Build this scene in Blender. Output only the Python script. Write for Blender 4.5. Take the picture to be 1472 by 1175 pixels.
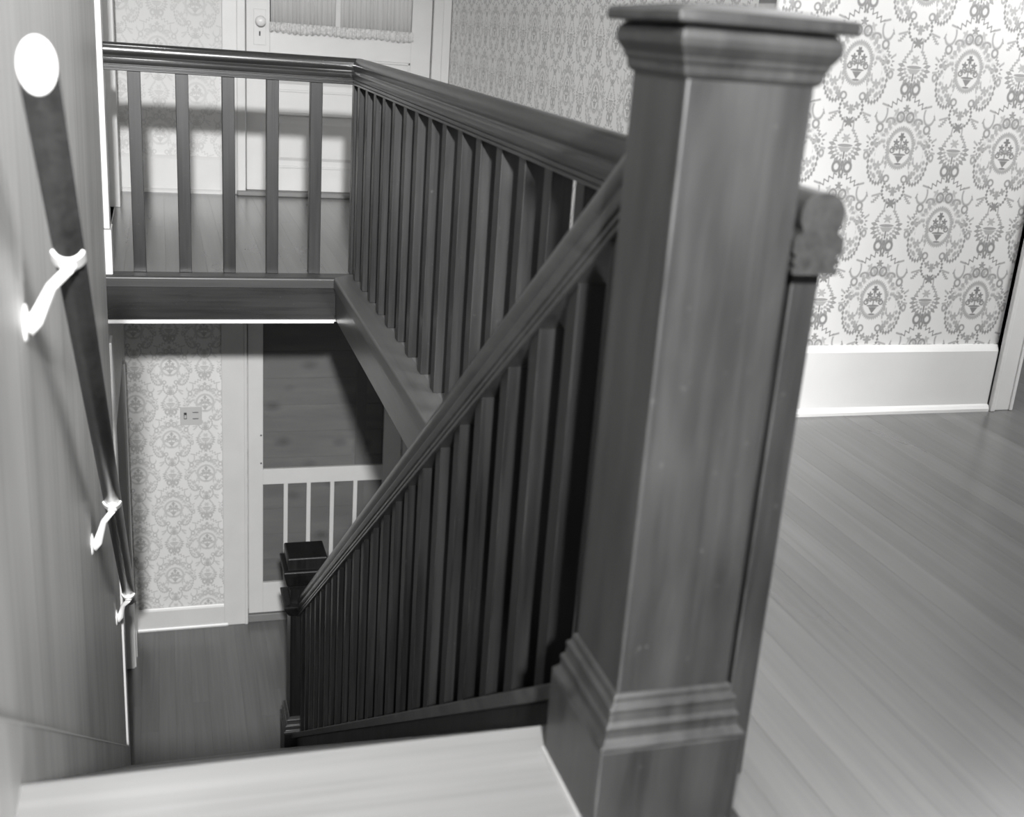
import bpy, math, random
from mathutils import Vector, Matrix
random.seed(7)
for o in list(bpy.data.objects):
    bpy.data.objects.remove(o)
S = bpy.context.scene
COL = S.collection

# ------------------------------------------------------------------ camera
cam_d = bpy.data.cameras.new('camera')
cam = bpy.data.objects.new('camera', cam_d)
COL.objects.link(cam)
F_PX, PX, PY = 1647.15, 766.2, 597.8
cam_d.sensor_fit = 'HORIZONTAL'
cam_d.sensor_width = 36.0
cam_d.lens = 36.0 * F_PX / 1472.0
cam_d.shift_x = (736.0 - PX) / 1472.0
cam_d.shift_y = (PY - 587.5) / 1472.0
cam_d.clip_start = 0.02


def cam_axes(a, b, c):
    ca, sa, cb, sb, cc, sc = math.cos(a), math.sin(a), math.cos(b), math.sin(b), math.cos(c), math.sin(c)
    fwd = Vector((sa * cb, ca * cb, -sb))
    r0 = Vector((ca, -sa, 0))
    d0 = fwd.cross(r0)
    return cc * r0 + sc * d0, -sc * r0 + cc * d0, fwd


cr, cd, cf = cam_axes(0.32559, 0.32367, -0.07971)
M = Matrix(((cr.x, -cd.x, -cf.x, 0), (cr.y, -cd.y, -cf.y, 0), (cr.z, -cd.z, -cf.z, 0), (0, 0, 0, 1)))
M.translation = Vector((0, 0, 1.10))
cam.matrix_world = M
cam_d.dof.use_dof = True
cam_d.dof.focus_distance = 4.6
cam_d.dof.aperture_fstop = cam_d.lens / 11.0
S.camera = cam

# ------------------------------------------------------------------ world, lights, exposure
W = bpy.data.worlds.new('room_light')
S.world = W
W.use_nodes = True
W.node_tree.nodes['Background'].inputs[0].default_value = (1, 1, 1, 1)
W.node_tree.nodes['Background'].inputs[1].default_value = 0.26


def aim(o, target):
    o.rotation_euler = (Vector(target) - Vector(o.location)).to_track_quat('-Z', 'Y').to_euler()


def spot(name, loc, target, watts, size_deg, blend, radius):
    d = bpy.data.lights.new(name, 'SPOT')
    d.energy = watts
    d.spot_size = math.radians(size_deg)
    d.spot_blend = blend
    d.shadow_soft_size = radius
    o = bpy.data.objects.new(name, d)
    o.location = loc
    COL.objects.link(o)
    aim(o, target)
    return o


def area(name, loc, target, watts, sx, sy):
    d = bpy.data.lights.new(name, 'AREA')
    d.shape = 'RECTANGLE'
    d.size, d.size_y = sx, sy
    d.energy = watts
    o = bpy.data.objects.new(name, d)
    o.location = loc
    COL.objects.link(o)
    aim(o, target)
    return o


spot('flash_lamp', (-0.10, -1.6, 2.15), (0.03, 7.38, -1.85), 3200, 55, 1.0, 0.08)
area('hall_fill_light', (1.35, 2.7, 2.62), (-0.25, 2.7, -0.5), 74, 0.6, 4.2)  # added fill with no real source, tilted to brighten the left wall
area('landing_ceiling_lamp', (-0.12, 4.55, 2.6), (-0.12, 4.6, 0), 7, 0.30, 0.30)
area('lower_hall_fill_light', (1.55, 3.8, -1.0), (0.3, 7.38, -1.2), 5, 0.8, 0.8)  # added unseen fill that lifts the dark area under the landing
area('left_room_fill_light', (-1.15, 5.95, 1.45), (1.7, 5.2, 0.9), 11, 0.9, 1.3)  # lamp added to brighten the side wall, no window stands there
area('right_room_fill_light', (3.45, 1.0, 1.5), (1.9, 3.0, 0.8), 34, 0.9, 1.3)  # unseen lamp added to even out the right papered wall

vs = S.view_settings
S.display_settings.display_device = 'sRGB'
vs.view_transform = 'Standard'
vs.look = 'None'
vs.gamma = 1.0
vs.use_curve_mapping = False
vs.exposure = 0.0

# ------------------------------------------------------------------ helpers


class MB:
    """collects vertices and faces of one mesh"""

    def __init__(self):
        self.v, self.f, self.sm = [], [], []

    def add(self, vs_, fs_, smooth=False):
        n = len(self.v)
        self.v += [tuple(p) for p in vs_]
        self.f += [tuple(i + n for i in f) for f in fs_]
        self.sm += [smooth] * len(fs_)
        return self

    def box(self, x0, x1, y0, y1, z0, z1):
        return self.add([(x0, y0, z0), (x1, y0, z0), (x1, y1, z0), (x0, y1, z0), (x0, y0, z1), (x1, y0, z1), (x1, y1, z1), (x0, y1, z1)],
                        [(0, 3, 2, 1), (4, 5, 6, 7), (0, 1, 5, 4), (1, 2, 6, 5), (2, 3, 7, 6), (3, 0, 4, 7)])

    def rings(self, rings, close=True, cap=True, smooth=False):
        n = len(rings[0])
        vs_ = [p for r in rings for p in r]
        fs_ = []
        for k in range(len(rings) - 1):
            for i in range(n if close else n - 1):
                j = (i + 1) % n
                fs_.append((k * n + i, k * n + j, (k + 1) * n + j, (k + 1) * n + i))
        self.add(vs_, fs_, smooth)
        if cap:
            m = len(self.v) - len(vs_)
            self.f.append(tuple(m + i for i in reversed(range(n))))
            self.f.append(tuple(m + (len(rings) - 1) * n + i for i in range(n)))
            self.sm += [False, False]
        return self

    def square_lathe(self, cx, cy, prof):
        """prof: list of (half width, z) from bottom to top"""
        return self.rings([[(cx - h, cy - h, z), (cx + h, cy - h, z), (cx + h, cy + h, z), (cx - h, cy + h, z)] for h, z in prof])

    def tube(self, pts, radii, n=14, smooth=True, squash=None):
        rings = []
        pts = [Vector(p) for p in pts]
        for i, p in enumerate(pts):
            t = (pts[min(i + 1, len(pts) - 1)] - pts[max(i - 1, 0)]).normalized()
            a = t.cross(Vector((0, 0, 1)))
            if a.length < 1e-4:
                a = Vector((1, 0, 0))
            a.normalize()
            b = a.cross(t).normalized()
            r = radii[i] if isinstance(radii, (list, tuple)) else radii
            ra, rb = r if isinstance(r, tuple) else (r, r)
            rings.append([p + a * (ra * math.cos(2 * math.pi * k / n)) + b * (rb * math.sin(2 * math.pi * k / n)) for k in range(n)])
        return self.rings(rings, smooth=smooth)

    def lathe(self, c, axis, prof, n=20, smooth=True):
        """prof: (radius, distance along axis)"""
        axis = Vector(axis).normalized()
        a = axis.orthogonal().normalized()
        b = axis.cross(a)
        c = Vector(c)
        return self.rings([[c + axis * d + a * (r * math.cos(2 * math.pi * k / n)) + b * (r * math.sin(2 * math.pi * k / n)) for k in range(n)] for r, d in prof], smooth=smooth)

    def sweep(self, prof, p0, p1, side, up, cut0=None, cut1=None):
        """closed (u,v) profile swept from p0 to p1; cut = function(u,v) -> shift along the run"""
        p0, p1, side, up = Vector(p0), Vector(p1), Vector(side), Vector(up)
        d = (p1 - p0).normalized()
        r0 = [p0 + side * u + up * v + d * (cut0(u, v) if cut0 else 0) for u, v in prof]
        r1 = [p1 + side * u + up * v + d * (cut1(u, v) if cut1 else 0) for u, v in prof]
        return self.rings([r0, r1])


def link_obj(name, mb, mat, parent=None, bevel=0.0, seg=2, uv=None, kind=None, smooth_angle=None):
    me = bpy.data.meshes.new(name)
    org = Vector((0, 0, 0))
    if parent is not None:
        q = parent
        while q is not None:
            org += q.location
            q = q.parent
    me.from_pydata([tuple(Vector(p) - org) for p in mb.v], [], mb.f)
    me.validate()
    import bmesh
    bm = bmesh.new()
    bm.from_mesh(me)
    bmesh.ops.recalc_face_normals(bm, faces=bm.faces[:])
    bm.to_mesh(me)
    bm.free()
    if len(mb.sm) == len(me.polygons):
        me.polygons.foreach_set('use_smooth', mb.sm)
    if smooth_angle:
        me.polygons.foreach_set('use_smooth', [True] * len(me.polygons))
        me.set_sharp_from_angle(angle=math.radians(smooth_angle))
    me.materials.append(mat)
    if uv:
        l = me.uv_layers.new(name='UVMap')
        for lp in me.loops:
            p = me.vertices[lp.vertex_index].co + org
            l.data[lp.index].uv = uv(p)
    o = bpy.data.objects.new(name, me)
    if parent is not None:
        o.parent = parent
    COL.objects.link(o)
    if bevel:
        b = o.modifiers.new('soft_edges', 'BEVEL')
        b.width = bevel
        b.segments = seg
        b.limit_method = 'ANGLE'
        b.angle_limit = math.radians(35)
    if kind:
        o['kind'] = kind
    return o


def thing(name, loc, label, cat, group=None, kind=None):
    o = bpy.data.objects.new(name, None)
    o.location = loc
    o.empty_display_size = 0.1
    COL.objects.link(o)
    o['label'] = label
    o['category'] = cat
    if group:
        o['group'] = group
    if kind:
        o['kind'] = kind
    return o


def tag(o, label, cat, group=None, kind=None):
    o['label'] = label
    o['category'] = cat
    if group:
        o['group'] = group
    if kind:
        o['kind'] = kind
    return o


def struct(name, mb, mat, label, cat, bevel=0.0, uv=None):
    return tag(link_obj(name, mb, mat, bevel=bevel, uv=uv), label, cat, kind='structure')


# ------------------------------------------------------------------ materials


def new_mat(name):
    m = bpy.data.materials.new(name)
    m.use_nodes = True
    nt = m.node_tree
    b = nt.nodes['Principled BSDF']
    return m, nt, b


def g(v):
    return (v, v * 0.995, v * 0.985, 1)


def mix_val(nt, fac, a, b):
    n = nt.nodes.new('ShaderNodeMapRange')
    n.inputs['To Min'].default_value = a
    n.inputs['To Max'].default_value = b
    nt.links.new(fac, n.inputs['Value'])
    return n.outputs[0]


def wood(name, lo, hi, axis, fine=60.0, along=1.2, rough=(0.3, 0.5), bump=0.15, blotch=2.0, blotch_amt=0.35, coat=0.0, rnd=0.0, spec=0.5, scuff=0.0):
    """procedural timber: grain stretched along an axis (0,1,2), blotches, gloss"""
    m, nt, b = new_mat(name)
    N, L = nt.nodes, nt.links
    tc = N.new('ShaderNodeTexCoord')
    oi = N.new('ShaderNodeObjectInfo')
    off = N.new('ShaderNodeVectorMath')
    off.operation = 'SCALE'
    off.inputs[0].default_value = (13.1, 7.7, 3.9)
    L.new(oi.outputs['Random'], off.inputs['Scale'])
    add = N.new('ShaderNodeVectorMath')
    add.operation = 'ADD'
    L.new(tc.outputs['Object'], add.inputs[0])
    L.new(off.outputs[0], add.inputs[1])
    mp = N.new('ShaderNodeMapping')
    sc = [fine, fine, fine]
    sc[axis] = along
    mp.inputs['Scale'].default_value = sc
    L.new(add.outputs[0], mp.inputs['Vector'])
    n1 = N.new('ShaderNodeTexNoise')
    n1.inputs['Scale'].default_value = 1.0
    n1.inputs['Detail'].default_value = 5
    n1.inputs['Roughness'].default_value = 0.6
    n1.inputs['Distortion'].default_value = 0.6
    L.new(mp.outputs[0], n1.inputs['Vector'])
    mp2 = N.new('ShaderNodeMapping')
    sc2 = [blotch * 3, blotch * 3, blotch * 3]
    sc2[axis] = blotch * 0.6
    mp2.inputs['Scale'].default_value = sc2
    L.new(add.outputs[0], mp2.inputs['Vector'])
    n2 = N.new('ShaderNodeTexNoise')
    n2.inputs['Scale'].default_value = 1.0
    n2.inputs['Detail'].default_value = 4
    L.new(mp2.outputs[0], n2.inputs['Vector'])
    mx = N.new('ShaderNodeMix')
    mx.data_type = 'FLOAT'
    mx.inputs[0].default_value = blotch_amt
    L.new(n1.outputs['Fac'], mx.inputs[2])
    L.new(n2.outputs['Fac'], mx.inputs[3])
    ramp = N.new('ShaderNodeValToRGB')
    ramp.color_ramp.elements[0].position = 0.34
    ramp.color_ramp.elements[0].color = g(lo)
    ramp.color_ramp.elements[1].position = 0.66
    ramp.color_ramp.elements[1].color = g(hi)
    L.new(mx.outputs[0], ramp.inputs['Fac'])
    col = ramp.outputs['Color']
    if rnd:
        mr = N.new('ShaderNodeMapRange')
        mr.inputs['To Min'].default_value = 1 - rnd
        mr.inputs['To Max'].default_value = 1 + rnd
        L.new(oi.outputs['Random'], mr.inputs['Value'])
        sc_ = N.new('ShaderNodeVectorMath')
        sc_.operation = 'SCALE'
        L.new(col, sc_.inputs[0])
        L.new(mr.outputs[0], sc_.inputs['Scale'])
        col = sc_.outputs[0]
    if scuff:
        n3 = N.new('ShaderNodeTexNoise')
        n3.inputs['Scale'].default_value = 55
        n3.inputs['Detail'].default_value = 3
        L.new(add.outputs[0], n3.inputs['Vector'])
        mr3 = N.new('ShaderNodeMapRange')
        mr3.inputs['From Min'].default_value = 0.70
        mr3.inputs['From Max'].default_value = 0.80
        mr3.inputs['To Max'].default_value = scuff
        L.new(n3.outputs['Fac'], mr3.inputs['Value'])
        mc = N.new('ShaderNodeMix')
        mc.data_type = 'RGBA'
        L.new(mr3.outputs[0], mc.inputs[0])
        L.new(col, mc.inputs[6])
        mc.inputs[7].default_value = g(min(0.5, hi * 6))
        col = mc.outputs[2]
    L.new(col, b.inputs['Base Color'])
    L.new(mix_val(nt, n2.outputs['Fac'], rough[0], rough[1]), b.inputs['Roughness'])
    b.inputs['Specular IOR Level'].default_value = spec
    b.inputs['Coat Weight'].default_value = coat
    b.inputs['Coat Roughness'].default_value = 0.13 if coat > 0.7 else 0.22
    bp = N.new('ShaderNodeBump')
    bp.inputs['Strength'].default_value = bump
    bp.inputs['Distance'].default_value = 0.002
    L.new(n1.outputs['Fac'], bp.inputs['Height'])
    L.new(bp.outputs[0], b.inputs['Normal'])
    return m


def paint(name, v, rough=0.45, var=0.06, bump=0.05, metal=0.0, scale=6.0, spec=0.5):
    m, nt, b = new_mat(name)
    N, L = nt.nodes, nt.links
    tc = N.new('ShaderNodeTexCoord')
    n = N.new('ShaderNodeTexNoise')
    n.inputs['Scale'].default_value = scale
    n.inputs['Detail'].default_value = 6
    L.new(tc.outputs['Object'], n.inputs['Vector'])
    r = N.new('ShaderNodeValToRGB')
    r.color_ramp.elements[0].position = 0.3
    r.color_ramp.elements[1].position = 0.7
    r.color_ramp.elements[0].color = g(v * (1 - var))
    r.color_ramp.elements[1].color = g(min(1, v * (1 + var)))
    L.new(n.outputs['Fac'], r.inputs['Fac'])
    L.new(r.outputs['Color'], b.inputs['Base Color'])
    b.inputs['Roughness'].default_value = rough
    b.inputs['Metallic'].default_value = metal
    b.inputs['Specular IOR Level'].default_value = spec
    n2 = N.new('ShaderNodeTexNoise')
    n2.inputs['Scale'].default_value = 180
    L.new(tc.outputs['Object'], n2.inputs['Vector'])
    bp = N.new('ShaderNodeBump')
    bp.inputs['Strength'].default_value = bump
    bp.inputs['Distance'].default_value = 0.001
    L.new(n2.outputs['Fac'], bp.inputs['Height'])
    L.new(bp.outputs[0], b.inputs['Normal'])
    return m


class Ex:
    """a float socket with arithmetic, for writing patterns as formulas"""
    nt = None

    def __init__(self, s):
        self.s = s

    @classmethod
    def op(cls, kind, *args):
        n = cls.nt.nodes.new('ShaderNodeMath')
        n.operation = kind
        for i, a in enumerate(args):
            if isinstance(a, Ex):
                cls.nt.links.new(a.s, n.inputs[i])
            else:
                n.inputs[i].default_value = float(a)
        return Ex(n.outputs[0])

    def __add__(s, o): return Ex.op('ADD', s, o)
    def __radd__(s, o): return Ex.op('ADD', o, s)
    def __sub__(s, o): return Ex.op('SUBTRACT', s, o)
    def __rsub__(s, o): return Ex.op('SUBTRACT', o, s)
    def __mul__(s, o): return Ex.op('MULTIPLY', s, o)
    def __rmul__(s, o): return Ex.op('MULTIPLY', o, s)
    def __truediv__(s, o): return Ex.op('DIVIDE', s, o)


def e_abs(a): return Ex.op('ABSOLUTE', a)
def e_max(a, b): return Ex.op('MAXIMUM', a, b)
def e_min(a, b): return Ex.op('MINIMUM', a, b)
def e_sin(a): return Ex.op('SINE', a)
def e_cos(a): return Ex.op('COSINE', a)
def e_len(a, b): return Ex.op('SQRT', Ex.op('MULTIPLY_ADD', a, a, b * b))
def e_atan(y, x): return Ex.op('ARCTAN2', y, x)


def wallpaper(name, s, half_h, x0, z0, ring_round, paper, ink, contrast=1.0):
    """half-drop ornament: toothed oval medallions with flower baskets, garlands, bows and small hanging baskets.
    s: column spacing (m); half_h: half of the vertical repeat (m); x0,z0: centre of one medallion"""
    m, nt, b = new_mat(name)
    N, L = nt.nodes, nt.links
    Ex.nt = nt
    uvn = N.new('ShaderNodeUVMap')
    sep = N.new('ShaderNodeSeparateXYZ')
    L.new(uvn.outputs[0], sep.inputs[0])
    hh = half_h / s
    X = (Ex(sep.outputs[0]) - x0) / s
    Y = (Ex(sep.outputs[1]) - z0) / s
    c = Ex.op('ROUND', X)
    dx = e_abs(X - c)
    par = Ex.op('FLOORED_MODULO', c, 2.0)
    ya = Ex.op('WRAP', Y - par * hh, hh, -hh)
    yb = Ex.op('WRAP', ya + hh, hh, -hh)
    pick = Ex.op('GREATER_THAN', dx, 0.5 + 0.16 * e_cos(ya * (math.pi / hh)))
    x = dx + pick * (1.0 - 2.0 * dx)
    y = ya + pick * (yb - ya)
    soft = 0.013
    state = {'acc': None}

    def put(mask, w=1.0):
        if w != 1.0:
            mask = mask * w
        state['acc'] = mask if state['acc'] is None else e_max(state['acc'], mask)

    def edge(d):  # d<0 inside -> 1
        n = N.new('ShaderNodeMapRange')
        n.inputs['From Min'].default_value = soft
        n.inputs['From Max'].default_value = -soft * 0.4
        L.new(d.s, n.inputs['Value'])
        return Ex(n.outputs[0])

    def disc(cx, cy, r, w=1.0, sx=1.0, sy=1.0):
        put(edge(e_len((x - cx) / sx, (y - cy) / sy) - r), w)

    def petals(cx, cy, r, k, w=1.0, ph=0.0):
        u, v = x - cx, y - cy
        put(edge(e_len(u, v) - (r * 0.74 + (r * 0.26) * e_sin(e_atan(v, u) * k + ph))), w)

    def arc(cx, cy, rx, ry, th, dash=0.0, ymax=None, ymin=None, xmin=None, xmax=None, w=1.0):
        u, v = (x - cx), (y - cy)
        r = e_len(u / rx, v / ry)
        d = e_abs(r - 1.0) * min(rx, ry) - th
        if dash:
            d = d + (th * 0.9) * e_sin(e_atan(v / ry, u / rx) * dash)
        if ymax is not None:
            d = e_max(d, y - ymax)
        if ymin is not None:
            d = e_max(d, ymin - y)
        if xmin is not None:
            d = e_max(d, xmin - x)
        if xmax is not None:
            d = e_max(d, x - xmax)
        put(edge(d), w)

    def seg(x1, y1, x2, y2, th, wav=0.0, fq=40.0, w=1.0):
        ex, ey = x2 - x1, y2 - y1
        l2 = ex * ex + ey * ey
        t = Ex.op('MULTIPLY_ADD', x - x1, ex / l2, (y - y1) * (ey / l2))
        tc_ = e_min(e_max(t, 0.0), 1.0)
        px, py = x - x1 - tc_ * ex, y - y1 - tc_ * ey
        d = e_len(px, py)
        if wav:
            nx, ny = -ey / math.sqrt(l2), ex / math.sqrt(l2)
            px, py = px - nx * wav * e_sin(tc_ * fq), py - ny * wav * e_sin(tc_ * fq)
            d = e_len(px, py)
        put(edge(d - th), w)

    rw, rh = ring_round
    # toothed oval ring
    u0, v0 = x, y
    rr = e_len(x / rw, y / rh)
    tooth = e_sin(e_atan(y / rh, x / rw) * 46.0)
    put(edge(e_abs(rr - 1.0) * rw - (0.022 + 0.010 * tooth)), 0.62)
    put(edge(e_abs(rr - 0.90) * rw - 0.004), 0.5)
    # flower basket inside
    disc(0, -0.10, 0.115, 0.9, 1.0, 0.16)
    put(edge(e_max(e_max(x - (y + 0.225) * 0.75, y + 0.125), -0.222 - y)), 0.95)
    disc(0, -0.245, 0.06, 0.9, 1.0, 0.25)
    petals(0.0, 0.175, 0.062, 5, 1.0, 1.57)
    petals(0.085, 0.085, 0.055, 5, 0.95)
    petals(0.045, 0.01, 0.05, 4, 0.9)
    petals(0.115, 0.0, 0.045, 4, 0.85)
    seg(0.0, -0.1, 0.0, 0.15, 0.007)
    arc(0.14, -0.04, 0.035, 0.035, 0.008)
    # rosette at the side and leaf curls
    petals(0.52, 0.05, 0.11, 9, 0.75)
    state['acc'] = state['acc'] * (1.0 - edge(e_abs(e_len(x - 0.52, y - 0.05) - 0.052) - 0.012))
    arc(0.43, 0.30, 0.052, 0.06, 0.013, ymax=None, w=0.8)
    seg(0.47, 0.25, 0.53, 0.14, 0.014, 0.015, 14.0, 0.7)
    seg(0.59, 0.13, 0.645, 0.17, 0.012, w=0.6)
    arc(0.60, -0.13, 0.035, 0.05, 0.012, w=0.7)
    seg(0.58, -0.05, 0.655, -0.06, 0.011, w=0.6)
    # garlands below
    arc(0.33, -0.20, 0.215, 0.36, 0.011, dash=26, ymax=-0.06, xmin=0.2, w=0.85)
    arc(0.0, -0.66, 0.20, 0.21, 0.011, dash=22, ymax=-0.52, w=0.9)
    petals(0.0, -0.68, 0.075, 5, 0.7, 1.57)
    petals(0.10, -0.62, 0.06, 4, 0.7)
    petals(0.25, -0.47, 0.07, 5, 0.7)
    petals(0.36, -0.28, 0.07, 5, 0.6)
    arc(0.17, -0.48, 0.05, 0.05, 0.011, w=0.8)
    seg(0.25, -0.76, 0.34, -0.86, 0.018, 0.012, 20.0, 0.65)
    seg(0.22, -0.72, 0.36, -0.76, 0.012, 0.0, 20.0, 0.65)
    # small leaves scattered beside the ring, inside the garlands and over the crest
    vo = N.new('ShaderNodeTexVoronoi')
    vo.voronoi_dimensions = '2D'
    vo.inputs['Scale'].default_value = 1.0
    cb = N.new('ShaderNodeCombineXYZ')
    L.new((x * 15.0).s, cb.inputs[0])
    L.new((y * 12.0).s, cb.inputs[1])
    L.new(cb.outputs[0], vo.inputs['Vector'])
    leaf = edge((Ex(vo.outputs['Distance']) - 0.36) * 0.06)
    band = e_max(e_abs(e_len((x - 0.36) / 0.16, (y + 0.12) / 0.34) - 0.8) - 0.30, y - 0.12)
    put(leaf * edge(band * 0.2), 0.62)
    band2 = e_max(e_abs(e_len(x / (rw + 0.13), (y - 0.02) / (rh + 0.16)) - 1.0) - 0.16, 0.22 - y)
    put(leaf * edge(band2 * 0.2), 0.55)
    # crest over the ring
    arc(0.0, 0.02, rw + 0.13, rh + 0.14, 0.020, dash=30, ymin=0.17, w=0.6)
    arc(0.085, 0.475, 0.062, 0.07, 0.014, w=0.85)
    arc(0.25, 0.40, 0.07, 0.05, 0.013, ymin=0.38, w=0.75)
    petals(0.0, 0.60, 0.065, 6, 0.8)
    petals(0.17, 0.55, 0.055, 4, 0.5)
    # bow with ribbons
    arc(0.10, 0.90, 0.062, 0.075, 0.017, w=0.9)
    seg(0.0, 0.98, 0.03, 0.74, 0.016, 0.012, 12.0, 0.9)
    seg(0.08, 0.78, 0.33, 0.62, 0.014, 0.030, 20.0, 0.85)
    arc(0.44, 0.53, 0.10, 0.16, 0.010, ymax=0.60, w=0.7)
    petals(0.575, 0.50, 0.06, 5, 0.7)
    seg(0.33, 0.63, 0.44, 0.66, 0.012, w=0.7)
    # hanging basket between the medallions (at the half repeat)
    y = Ex.op('WRAP', y + hh, hh, -hh)
    disc(0, 0.0, 0.13, 0.75, 1.0, 0.18)
    put(edge(e_max(e_max(x - (y + 0.16) * 0.9, y + 0.03), -0.10 - y)), 0.6)
    petals(0.0, 0.11, 0.08, 7, 0.55, 1.57)
    seg(0.0, -0.10, 0.0, -0.20, 0.010)
    arc(0.0, -0.03, 0.235, 0.22, 0.030, dash=20, ymax=0.08, w=0.75)
    arc(0.0, -0.02, 0.165, 0.14, 0.012, dash=16, ymax=-0.02, w=0.6)
    seg(0.20, 0.10, 0.10, 0.24, 0.016, 0.012, 20.0, 0.65)
    seg(0.10, 0.22, 0.085, 0.42, 0.008, w=0.7)
    petals(0.0, 0.36, 0.095, 7, 0.9, 1.57)
    # assemble
    mask = state['acc'] * contrast
    mixc = N.new('ShaderNodeMix')
    mixc.data_type = 'RGBA'
    L.new(mask.s, mixc.inputs[0])
    mixc.inputs[6].default_value = g(paper)
    mixc.inputs[7].default_value = g(ink)
    tcg = N.new('ShaderNodeTexCoord')
    nz = N.new('ShaderNodeTexNoise')
    nz.inputs['Scale'].default_value = 2.2
    nz.inputs['Detail'].default_value = 4
    L.new(tcg.outputs['Object'], nz.inputs['Vector'])
    sc_ = N.new('ShaderNodeVectorMath')
    sc_.operation = 'SCALE'
    L.new(mixc.outputs[2], sc_.inputs[0])
    L.new(mix_val(nt, nz.outputs['Fac'], 0.93, 1.05), sc_.inputs['Scale'])
    L.new(sc_.outputs[0], b.inputs['Base Color'])
    b.inputs['Roughness'].default_value = 0.5
    b.inputs['Specular IOR Level'].default_value = 0.35
    return m


DARK = 0.055
m_dark_v = wood('dark_oak_upright', 0.004, 0.026, 2, 60, 2.0, (0.30, 0.50), 0.2, 3.0, 0.45, 0.2, 0.1, spec=0.4, scuff=0.25)
m_dark_x = wood('dark_oak_crosswise', 0.013, 0.034, 0, 70, 2.0, (0.20, 0.36), 0.06, 3.0, 0.4, 1.0, scuff=0.2)
m_dark_y = wood('dark_oak_lengthwise', 0.013, 0.036, 1, 70, 2.0, (0.25, 0.42), 0.2, 3.0, 0.4, 0.35, scuff=0.2)
m_stair = wood('stair_oak_upright', 0.002, 0.013, 2, 60, 2.0, (0.32, 0.5), 0.2, 3.0, 0.45, 0.05, 0.1, spec=0.3, scuff=0.2)
m_newel = wood('worn_dark_oak', 0.006, 0.025, 2, 45, 1.6, (0.35, 0.55), 0.15, 5.0, 0.6, 0.15, scuff=0.2)
m_ply = wood('plywood_panelling', 0.46, 0.68, 2, 26, 0.55, (0.40, 0.55), 0.06, 1.6, 0.5, 0.0)
m_floor_y = wood('floor_pine_lengthwise', 0.073, 0.120, 1, 36, 0.9, (0.22, 0.36), 0.08, 1.2, 0.4, 0.25, rnd=0.09)
m_floor_x = wood('floor_pine_crosswise', 0.14, 0.20, 0, 36, 0.9, (0.25, 0.38), 0.08, 1.2, 0.4, 0.2)
m_nosing_x = wood('stained_edge_board_crosswise', 0.026, 0.048, 0, 40, 0.9, (0.35, 0.5), 0.08, 2, 0.5)
m_nosing_y = wood('stained_edge_board_lengthwise', 0.058, 0.100, 1, 40, 0.9, (0.35, 0.5), 0.08, 2, 0.5)
m_shoe = wood('scuffed_oak_rail_foot', 0.018, 0.052, 1, 50, 2.0, (0.4, 0.55), 0.2, 4.0, 0.6, 0.0, scuff=0.5)
m_floor_low = wood('lower_floor_pine', 0.10, 0.16, 1, 36, 0.9, (0.28, 0.42), 0.08, 1.2, 0.5, 0.15, rnd=0.04)
m_knotty = wood('knotty_door_pine', 0.56, 0.95, 0, 14, 1.6, (0.5, 0.6), 0.1, 2.2, 0.6)
def add_wear(m, radius, amount, tone):
    """rubbed, paler arrises: where a rounded normal departs from the face normal"""
    nt_ = m.node_tree
    N, L = nt_.nodes, nt_.links
    b_ = N['Principled BSDF']
    src = b_.inputs['Base Color'].links[0].from_socket
    bv = N.new('ShaderNodeBevel')
    bv.samples = 4
    bv.inputs['Radius'].default_value = radius
    ge = N.new('ShaderNodeNewGeometry')
    dt = N.new('ShaderNodeVectorMath')
    dt.operation = 'DOT_PRODUCT'
    L.new(bv.outputs[0], dt.inputs[0])
    L.new(ge.outputs['True Normal'], dt.inputs[1])
    mr_ = N.new('ShaderNodeMapRange')
    mr_.inputs['From Min'].default_value = 0.985
    mr_.inputs['From Max'].default_value = 0.86
    mr_.inputs['To Max'].default_value = amount
    L.new(dt.outputs['Value'], mr_.inputs['Value'])
    tc_ = N.new('ShaderNodeTexCoord')
    nz_ = N.new('ShaderNodeTexNoise')
    nz_.inputs['Scale'].default_value = 9
    nz_.inputs['Detail'].default_value = 6
    L.new(tc_.outputs['Object'], nz_.inputs['Vector'])
    mr2_ = N.new('ShaderNodeMapRange')
    mr2_.inputs['From Min'].default_value = 0.42
    mr2_.inputs['From Max'].default_value = 0.62
    L.new(nz_.outputs['Fac'], mr2_.inputs['Value'])
    ml = N.new('ShaderNodeMath')
    ml.operation = 'MULTIPLY'
    L.new(mr_.outputs[0], ml.inputs[0])
    L.new(mr2_.outputs[0], ml.inputs[1])
    mc_ = N.new('ShaderNodeMix')
    mc_.data_type = 'RGBA'
    L.new(ml.outputs[0], mc_.inputs[0])
    L.new(src, mc_.inputs[6])
    mc_.inputs[7].default_value = g(tone)
    L.new(mc_.outputs[2], b_.inputs['Base Color'])


add_wear(m_newel, 0.005, 0.8, 0.085)
add_wear(m_dark_v, 0.003, 0.5, 0.09)
add_wear(m_stair, 0.003, 0.5, 0.06)
add_wear(m_dark_y, 0.003, 0.5, 0.09)


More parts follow.
